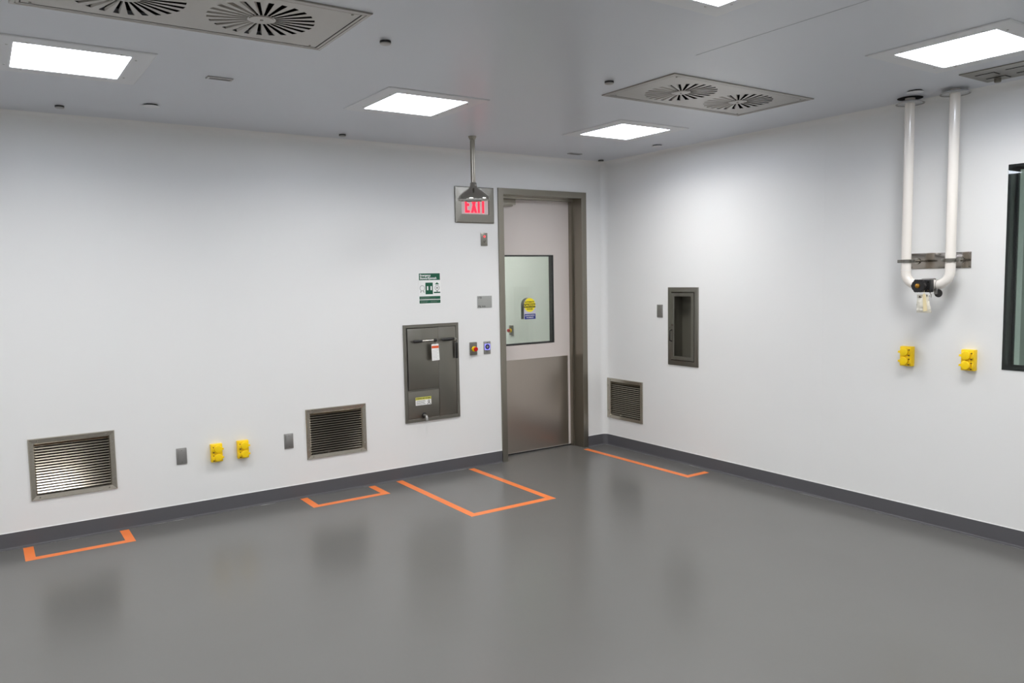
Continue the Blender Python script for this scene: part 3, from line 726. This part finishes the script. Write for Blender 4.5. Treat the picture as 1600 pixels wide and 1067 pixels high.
# ================================================================= WHITE PIPE LOOP
def pipe_loop():
    ya, yb, xp, zb, R, r = -2.738, -2.984, -.120, 1.398, .072, .0265
    t = thing('pipe_loop', 'U-shaped loop of two white jacketed pipes dropping from the ceiling along the right wall', 'pipe', (xp, (ya+yb)/2, H), RW)
    # local x = -(world y), so pipe A (nearer the corner) is at local -x
    h = (ya-yb)/2; bz = zb-H
    pts = [(-h, 0, 0)] + [(-h, 0, -.4), (-h, 0, bz+R)]
    pts += [(-h+R-R*math.cos(a), 0, bz+R-R*math.sin(a)) for a in [PI/2*i/10 for i in range(1, 11)]]
    pts += [(h-R+R*math.sin(a), 0, bz+R-R*math.cos(a)) for a in [PI/2*i/10 for i in range(0, 11)]]
    pts += [(h, 0, -.4), (h, 0, 0)]
    bm = bm_new(); tube(bm, pts, r, n=32); obj('pipe', bm, 'pipe', t)
    bm = bm_new()
    for s in (-1, 1): cyl(bm, (s*h, 0, bz+R+.012), (s*h, 0, bz+R+.010), r+.0012, n=32)
    cyl(bm, (h-R-.012, 0, bz), (h-R-.009, 0, bz), r+.0016, n=32)
    each('jacket_seam', bm, 'lens_off', t)
    for s in (-1, 1):
        bm = bm_new(); z = -.030 if s < 0 else -.024
        lathe(bm, [(r+.001, z+.010), (.060, z+.010), (.073, z+.004), (.076, z), (.074, z-.002), (.060, z+.003), (.058, z+.004), (r+.001, z+.001)], (s*h, 0, 0), n=48, close=False)
        e = obj('ceiling_escutcheon', bm, 'white', t)
        bm = bm_new(); lathe(bm, [(.064, z-.001), (.0735, z-.0032), (.0755, z-.001), (.066, z+.003)], (s*h, 0, 0), n=48, close=False); obj('steel_ring', bm, 'plate', e)
    bm = bm_new(); lathe(bm, [(.066, -.0004), (.066, -.0015)], (-h, 0, 0), n=40); obj('opening_shade', bm, 'dark', t)  # dark disc paints the shaded opening above the left escutcheon; no hole is cut
    # wall plate, two standoff arms with split clamps
    px0, px1 = -2.700, -3.036; zc = 1.532-H; cy = -((ya+yb)/2)
    bm = bm_new(); box(bm, -px0-cy, -px1-cy, -xp-.004, -xp, zc-.044, zc+.044, .001); pl = obj('mounting_plate', bm, 'mirror', t)
    bm = bm_new()
    for fx in (.012, .5, .988):
        for sz in (-1, 1): cyl(bm, (-px0-cy+fx*.33+.0015, -xp-.0038, zc+sz*.036), (-px0-cy+fx*.33+.0015, -xp-.006, zc+sz*.036), .004, n=10)
    each('screw', bm, 'cab', pl)
    for s in (-1, 1):
        bm = bm_new(); lathe(bm, [(r+.0005, zc-.009), (r+.006, zc-.009), (r+.006, zc+.009), (r+.0005, zc+.009)], (s*h, 0, 0), n=36, close=False)
        for q in (-1, 1): box(bm, s*h+q*(r+.012)-.010, s*h+q*(r+.012)+.010, -.008, .008, zc-.009, zc+.009, .002)
        c_ = obj('pipe_clamp', bm, 'cab', t)
        bm = bm_new(); cyl(bm, (s*h, r+.003, zc), (s*h, -xp-.004, zc), .0065, n=16); cyl(bm, (s*h, r+.004, zc), (s*h, r+.022, zc), .011, n=6); cyl(bm, (s*h, -xp-.012, zc), (s*h, -xp-.004, zc), .018, n=24)
        obj('standoff', bm, 'chrome', c_)
    # valve body in the bottom run with a black handwheel facing the room
    vx = -(-2.852)-cy
    bm = bm_new(); box(bm, vx-.008, vx+.042, -.034, .034, bz-.034, bz+.036, .006); obj('valve_body', bm, 'plate', t)
    bm = bm_new(); box(bm, vx+.004, vx+.062, -.066, -.030, bz-.040, bz+.030, .005); tube(bm, [(vx+.012, -.045, bz), (vx+.012, -.10, bz)], .018)
    vb = obj('valve_actuator', bm, 'rubber', t)
    bm = bm_new()
    n = 40; pol = []
    for i in range(n):
        a = 2*PI*i/n; rr = .036+.0035*math.cos(6*a); pol.append((vx+.016+rr*math.cos(a), bz-.004+rr*math.sin(a)))
    prism(bm, pol, -.112, -.090); bmesh.ops.bevel(bm, geom=[e for e in bm.edges if abs((e.verts[0].co-e.verts[1].co).y) < 1e-5], offset=.003, segments=2, affect='EDGES')
    hw = obj('handwheel', bm, 'rubber', t)
    bm = bm_new(); lathe(bm, [(.013, -.1115), (.012, -.118), (.006, -.121)], (vx+.016, 0, bz-.004), axis='Y', n=20); obj('spindle_nut', bm, 'brass', hw)
    bm = bm_new()
    for dx, dz in ((.050, .018), (.050, -.028)): cyl(bm, (vx+dx, -.065, bz+dz), (vx+dx, -.069, bz+dz), .004, n=12)
    each('bolt', bm, 'chrome', vb)
    bm = bm_new(); box(bm, vx+.056, vx+.076, -.020, .010, bz-.052, bz-.022, .003); tube(bm, [(vx+.050, -.05, bz-.036), (vx+.060, -.054, bz-.052), (vx+.062, -.056, bz-.066), (vx+.050, -.056, bz-.058)], .004); each('drain_port', bm, 'plate', t)
    # things hanging from it
    wx = xp; wy = lambda lx: -(lx+cy)
    t2 = thing('tag_bag', 'crumpled clear bag holding a cream paper tag, hanging from the black pipe valve', 'bag', (xp-.080, wy(vx+.034), H+bz-.104), RW)
    bm = bm_new(); NX, NZ = 10, 14; random.seed(11)
    for side in (0, 1):
        g = []
        for j in range(NZ+1):
            row = []
            for i in range(NX+1):
                u, v = i/NX, j/NZ; wd = .030+.012*(1-v); x = (u-.5)*2*wd+(.003-.010*v); z_ = .052-.0+(-.100*(1-v))
                bul = .010*math.sin(PI*u)*math.sin(PI*min(1, v*1.1+.05)); nz = random.uniform(-.0025, .0025)
                row.append(bm.verts.new((x, (-bul if side == 0 else bul)+nz, z_)))
            g.append(row)
        for j in range(NZ):
            for i in range(NX): bm.faces.new((g[j][i], g[j][i+1], g[j+1][i+1], g[j+1][i]))
    bmesh.ops.remove_doubles(bm, verts=bm.verts, dist=.0008)
    obj('bag_film', bm, 'bag', t2)
    bm = bm_new(); prism(bm, [(.008, -.040), (.030, -.036), (.018, .052), (.010, .060), (.002, .052)], -.0165, -.0155); obj('paper_tag', bm, 'manila', t2)
    bm = bm_new(); tube(bm, [(.010, -.016, .054), (.009, -.014, .07), (.004, .0, .080), (0, .012, .084)], .001, n=6); obj('tie', bm, 'manila', t2)
    dx = -(-2.930)-cy
    t3 = thing('valve_disc_tag', 'small round dark metal tag hanging from the lower right bend of the pipe loop', 'tag', (xp, wy(dx), H+bz-.046), RW)
    bm = bm_new(); lathe(bm, [(.0215, -.001), (.0225, 0), (.0215, .001)], (0, -.012, 0), axis='Y', n=32); obj('disc', bm, 'dark_fill', t3)
    bm = bm_new(); rr = r+.0018
    lp = [(-.010, rr*math.cos(a), .046+rr*math.sin(a)) for a in [2*PI*i/20-PI/2 for i in range(21)]]
    tube(bm, lp, .0011, n=6); tube(bm, [(-.010, -.004, .046-rr), (-.004, -.010, .021), (0, -.012, .019)], .0009, n=6); obj('wire', bm, 'cab', t3)
pipe_loop()

# ================================================================= CEILING LIGHTS
def light(loc, label, m='lamp', rim=True):
    t = thing('ceiling_light', label, 'ceiling light', loc, 0, 'square recessed ceiling light panels')
    O, I = .298, LO-.004
    bm = bm_new()
    prof = [(0, 0), (0, -.003), (.006, -.006), (O-I-.010, -.007), (O-I, -.006), (O-I, .014), (O-I-.002, .014), (O-I-.002, 0)]
    corners = [(-O, -O, 1, 1), (O, -O, -1, 1), (O, O, -1, -1), (-O, O, 1, -1)]
    L = [[bm.verts.new((cx+sx*i, cy+sy*i, z)) for i, z in prof] for cx, cy, sx, sy in corners]
    for k in range(4):
        a, b = L[k], L[(k+1) % 4]
        for i in range(len(prof)):
            j = (i+1) % len(prof); bm.faces.new((a[i], a[j], b[j], b[i]))
    obj('light_frame', bm, 'white', t, sm=False)
    bm = bm_new(); box(bm, -I, I, -I, I, -.001, .006); obj('light_diffuser', bm, m, t)
    bm = bm_new()
    for sx, sy in ((-1, -1), (-1, 1), (1, -1), (1, 1)):
        cyl(bm, (sx*(I+.022), sy*I*.8, -.0055), (sx*(I+.022), sy*I*.8, -.0085), .0045, n=10)
        cyl(bm, (sx*I*.8, sy*(I+.022), -.0055), (sx*I*.8, sy*(I+.022), -.0085), .0045, n=10)
    each('screw', bm, 'plate', t)
    ld = bpy.data.lights.new('beam', 'AREA'); ld.shape = 'SQUARE'; ld.size = 2*I-.004; ld.energy = LAMP_W; ld.spread = math.radians(SPREAD); ld.color = (1.0, .95, .84)
    lo_ = bpy.data.objects.new('beam', ld); S.collection.objects.link(lo_); lo_.parent = t; lo_.location = (0, 0, -.0025)
    return t
LL = ['bright square ceiling light panel at the far left, beyond the near steel diffuser',
      'bright square ceiling light panel left of the shower pipe, above the exit sign',
      'bright square ceiling light panel nearest the room corner, above the door',
      'bright square ceiling light panel on the right, cut by the right edge of the photo',
      'ceiling light panel at the top edge, only its lowest corner in view']
l0 = light((LIGHTS[0][0], LIGHTS[0][1], H), LL[0])
for (x, y), s in list(zip(LIGHTS, LL))[1:]: dup(l0, (x, y, H), 0, s)
HL = ['overhead', 'far left front', 'far left middle', 'far left rear', 'rear beside the camera', 'rear middle', 'rear right']
for (x, y), s in zip(HIDDEN, HL): dup(l0, (x, y, H), 0, 'square ceiling light panel out of view, %s of the room' % s)
hl = dup(l0, (-1.1, 1.7, H), 0, 'square ceiling light panel of the corridor beyond the door')
ol = dup(l0, (2.0, -4.6, H), 0, 'unseen square ceiling light panel in the room beyond the window')  # unseen lamp, set strong to brighten the view through the window
for r_, mm, pw in ((hl, 'halllamp', 3.0), (ol, 'obslamp', 12.0)):
    for c_ in kids(r_):
        if c_.type == 'LIGHT': c_.data = c_.data.copy(); c_.data.energy = pw
        if c_.name.startswith('light_diffuser'):
            c_.data = c_.data.copy(); c_.data.materials.clear(); c_.data.materials.append(M[mm])

# ================================================================= SWIRL DIFFUSERS
def diffuser(loc, label):
    t = thing('swirl_diffuser', label, 'ceiling diffuser', loc, 0, 'stainless ceiling panels with two swirl outlets')
    HX, HY = .546, .264
    N = 25; r0, r1 = .050, .190
    # face panel with real radial slots: outer field (plate minus circle) + wedges between slots
    bm = bm_new(); Z = -.004
    def V(x, y, z=Z): return bm.verts.new((x, y, z))
    slots = []
    for cx in (-.2255, .2255):
        for k in range(N):
            a = 2*PI*k/N+.05
            d = Vector((math.cos(a), math.sin(a))); pn = Vector((-d.y, d.x))
            w0, w1 = .0048, .0108
            off = .004
            q = [Vector((cx, 0))+d*rr+pn*(off+s*w) for rr, s, w in ((r0, -1, w0), (r1, -1, w1), (r1*.985, 1, w1), (r0, 1, w0))]
            slots.append((q, d, pn, cx))
    # triangulated plate via fill: outer rectangle loop + slot loops
    edges = []
    def loop(pts):
        vs2 = [V(p[0], p[1]) for p in pts]
        for i in range(len(vs2)): edges.append(bm.edges.new((vs2[i], vs2[(i+1) % len(vs2)])))
    loop([(-HX+.0335, -HY+.0335), (HX-.0335, -HY+.0335), (HX-.0335, HY-.0335), (-HX+.0335, HY-.0335)])
    for q, *_ in slots: loop(q)
    bmesh.ops.triangle_fill(bm, use_beauty=True, use_dissolve=False, edges=edges, normal=(0, 0, -1))
    # drop any triangle lying in a slot
    kill = []
    for f in bm.faces:
        c = f.calc_center_median()
        for q, *_ in slots:
            s = [((q[(i+1) % 4]-q[i]).x*(c.y-q[i].y)-(q[(i+1) % 4]-q[i]).y*(c.x-q[i].x)) for i in range(4)]
            if all(v > 0 for v in s) or all(v < 0 for v in s): kill.append(f); break
    bmesh.ops.delete(bm, geom=kill, context='FACES_ONLY')
    ext = bmesh.ops.extrude_face_region(bm, geom=list(bm.faces)); bmesh.ops.translate(bm, vec=(0, 0, .0005), verts=[v for v in ext['geom'] if isinstance(v, bmesh.types.BMVert)])
    fp_ = obj('face_panel', bm, 'diff', t, sm=False)
    # rim
    bm = bm_new(); prof = [(0, 0), (0, -.004), (.003, -.006), (.015, -.006), (.016, -.0035), (.018, -.0035), (.019, -.005), (.0285, -.005), (.0285, .02), (.026, .02), (.026, 0)]
    corners = [(-HX, -HY, 1, 1), (HX, -HY, -1, 1), (HX, HY, -1, -1), (-HX, HY, 1, -1)]
    L = [[bm.verts.new((x+sx*i, y+sy*i, z)) for i, z in prof] for x, y, sx, sy in corners]
    for k in range(4):
        a, b = L[k], L[(k+1) % 4]
        for i in range(len(prof)):
            j = (i+1) % len(prof); bm.faces.new((a[i], a[j], b[j], b[i]))
    obj('panel_rim', bm, 'diff', t, sm=False)
    bm = bm_new()
    for a_, b_, c_, d_ in ((-HX+.026, HX-.026, -HY+.026, -HY+.040), (-HX+.026, HX-.026, HY-.040, HY-.026), (-HX+.026, -HX+.040, -HY+.04, HY-.04), (HX-.040, HX-.026, -HY+.04, HY-.04)):
        box(bm, a_, b_, c_, d_, -.0032, -.0008)
    obj('dark_fill', bm, 'dark_fill', t, sm=False)  # dark strips paint the shade in the gap between face panel and rim
    # angled blades inside the slots
    for cx in (-.2255, .2255):
        bm = bm_new()
        for q, d, pn, c in slots:
            if c != cx: continue
            p0, p1 = Vector((cx, 0))+d*r0+pn*.004, Vector((cx, 0))+d*r1+pn*.004
            A = []
            for p, w in ((p0, .0050), (p1, .0110)):
                for (s, z) in ((-1, -.0034), (-.45, .0025)):
                    for th in (0, .0008): A.append(bm.verts.new((p.x+pn.x*(s*w+th), p.y+pn.y*(s*w+th), z)))
            a = A
            for f in ((0, 2, 6, 4), (1, 5, 7, 3), (0, 4, 5, 1), (2, 3, 7, 6), (0, 1, 3, 2), (4, 6, 7, 5)): bm.faces.new([a[i] for i in f])
        b_ = obj('swirl_vane', bm, 'diff', t, sm=False)
        bm = bm_new(); lathe(bm, [(.044, -.0040), (.044, -.0060), (.040, -.0066)], (cx, 0, 0), n=36); hb = obj('swirl_hub', bm, 'diff', t)
        bm = bm_new(); cyl(bm, (cx, 0, -.0065), (cx, 0, -.0085), .006, n=12); obj('hub_screw', bm, 'cab', hb)
    bm = bm_new(); box(bm, -.495, .495, -.215, .215, .0205, .10)
    fs = [f for f in bm.faces if f.calc_center_median().z < .03]; bmesh.ops.delete(bm, geom=fs, context='FACES'); obj('plenum', bm, 'dark', t)
    bm = bm_new()
    for sx in (-1, 1):
        for sy in (-1, 1): cyl(bm, (sx*(HX-.06), sy*(HY-.045), -.0038), (sx*(HX-.06), sy*(HY-.045), -.006), .0045, n=10)
    each('screw', bm, 'cab', t)
    return t
d0 = diffuser((DIFF[0][0], DIFF[0][1], H), 'large stainless swirl diffuser panel at the top left, cut by the top edge')
dup(d0, (DIFF[1][0], DIFF[1][1], H), 0, 'stainless swirl diffuser panel with two round outlets, right of the door')

# ================================================================= STEEL ACCESS PANEL ON THE CEILING (right edge)
def gas_panel():
    t = thing('slotted_ceiling_panel', 'long dark steel ceiling panel with bracket slots and round latches, at the right edge', 'ceiling panel', (-.284, -3.56, H))
    HX, HY = .144, .408
    bm = bm_new(); box(bm, -HX, HX, -HY, HY, -.005, 0, .0015); obj('plate', bm, 'cab', t)
    for k, yc in enumerate((.325, .185, .045, -.095, -.235)):
        for sx, xc in ((1, -.062), (1, .055)):
            bm = bm_new(); y0, y1 = yc+.045, yc-.045
            box(bm, xc-.004, xc+.004, y1, y0, -.0062, -.0048); box(bm, xc, xc+.060, y1, y1+.006, -.0062, -.0048)
            obj('slot', bm, 'dark', t)
        bm = bm_new(); lathe(bm, [(.016, -.0048), (.016, -.020), (.013, -.024), (.006, -.025)], (.095, yc+.01, 0), n=24); obj('latch_knob', bm, 'cab', t)
gas_panel()

# ================================================================= SMALL CEILING FITTINGS
def sensor(x, y, label):
    t = thing('ceiling_sensor', label, 'ceiling sensor', (x, y, H), 0, 'small dark round ceiling sensors')
    bm = bm_new(); lathe(bm, [(.022, 0), (.022, -.012), (.019, -.014)], n=24); obj('sensor_body', bm, 'plate', t)
    bm = bm_new(); lathe(bm, [(.0228, -.001), (.0228, -.009)], n=24, close=False); obj('dark_band', bm, 'rubber', t)
    return t
s0 = sensor(-4.074, -.277, 'small dark ceiling sensor at the far left, left of the pale sprinkler disc')
for x, y, lab in ((-3.080, -2.217, 'small dark ceiling sensor just right of the near steel diffuser'),
                  (-2.440, -.194, 'small dark ceiling sensor near the wall, below the left middle light panel'),
                  (-1.850, -2.174, 'small dark ceiling sensor at the left tip of the right swirl diffuser'),
                  (-.123, -.107, 'small dark ceiling sensor in the room corner')):
    dup(s0, (x, y, H), 0, lab)
def sprinkler(x, y, label):
    t = thing('sprinkler_cover', label, 'sprinkler cover', (x, y, H), 0, 'round white concealed sprinkler covers')
    bm = bm_new(); lathe(bm, [(.034, 0), (.034, -.007)], n=36); obj('shadow_gap_ring', bm, 'dark', t)  # dark ring colours in the shadow gap behind the cover disc
    bm = bm_new(); lathe(bm, [(.042, -.0065), (.042, -.008), (.038, -.009)], n=40); obj('cover_disc', bm, 'white', t)
    return t
c0 = sprinkler(-3.664, -.528, 'flat round white sprinkler cover on the ceiling over the left wall')
dup(c0, (-.239, -.882, H), 0, 'flat round white sprinkler cover right of the light panel nearest the corner')
dup(c0, (-.272, -2.849, H), 0, 'flat round white sprinkler cover above the tops of the white pipes')
def strip(x, y, rz, label):
    t = thing('ceiling_slot_detector', label, 'ceiling fitting', (x, y, H), rz, 'small rectangular ceiling fittings')
    bm = bm_new(); box(bm, -.058, .058, -.020, .020, -.006, 0, .0015); obj('cover', bm, 'plate', t)
    bm = bm_new()
    for yy in (-.010, 0, .010): box(bm, -.048, .048, yy-.0012, yy+.0012, -.0066, -.0055)
    box(bm, -.0585, .0585, .0195, .0225, -.0045, 0)
    obj('slit', bm, 'ink', t)
    return t
q0 = strip(-3.495, -1.290, 0, 'small rectangular slotted ceiling fitting right of the far left light panel')
dup(q0, (-.537, -.276, H), PI/2*0, 'small dark rectangular ceiling fitting near the wall, above the door')

# ================================================================= ORANGE FLOOR TAPE
def tape(segs, label):
    bm = bm_new()
    for a, b, c, d in segs: box(bm, a, b, c, d, 0, .0006)
    return tag(obj('floor_tape', bm, 'orange', sm=False), label, 'floor tape', 'orange tape outlines on the floor')
TW = .050
tape([(-4.374, -4.374+TW, -.236, -.026), (-3.829-TW, -3.829, -.236, -.026), (-4.374, -3.829, -.286, -.236)], 'orange floor tape bracket below the wide far left grille')
tape([(-2.768, -2.768+TW, -.237, -.030), (-2.218-TW, -2.218, -.237, -.030), (-2.768, -2.218, -.287, -.237)], 'orange floor tape bracket below the middle grille')
tape([(-2.045, -2.045+TW, -1.030, -.020), (-1.385-TW, -1.385, -1.030, -.036), (-2.045, -1.385, -1.084, -1.030)], 'large orange floor tape box below the eyewash cabinet, left of the door')
tape([(-.302, -.302+TW, -1.200, -.058), (-.302, -.072, -1.248, -1.200)], 'long L of orange floor tape along the right wall by the corner')
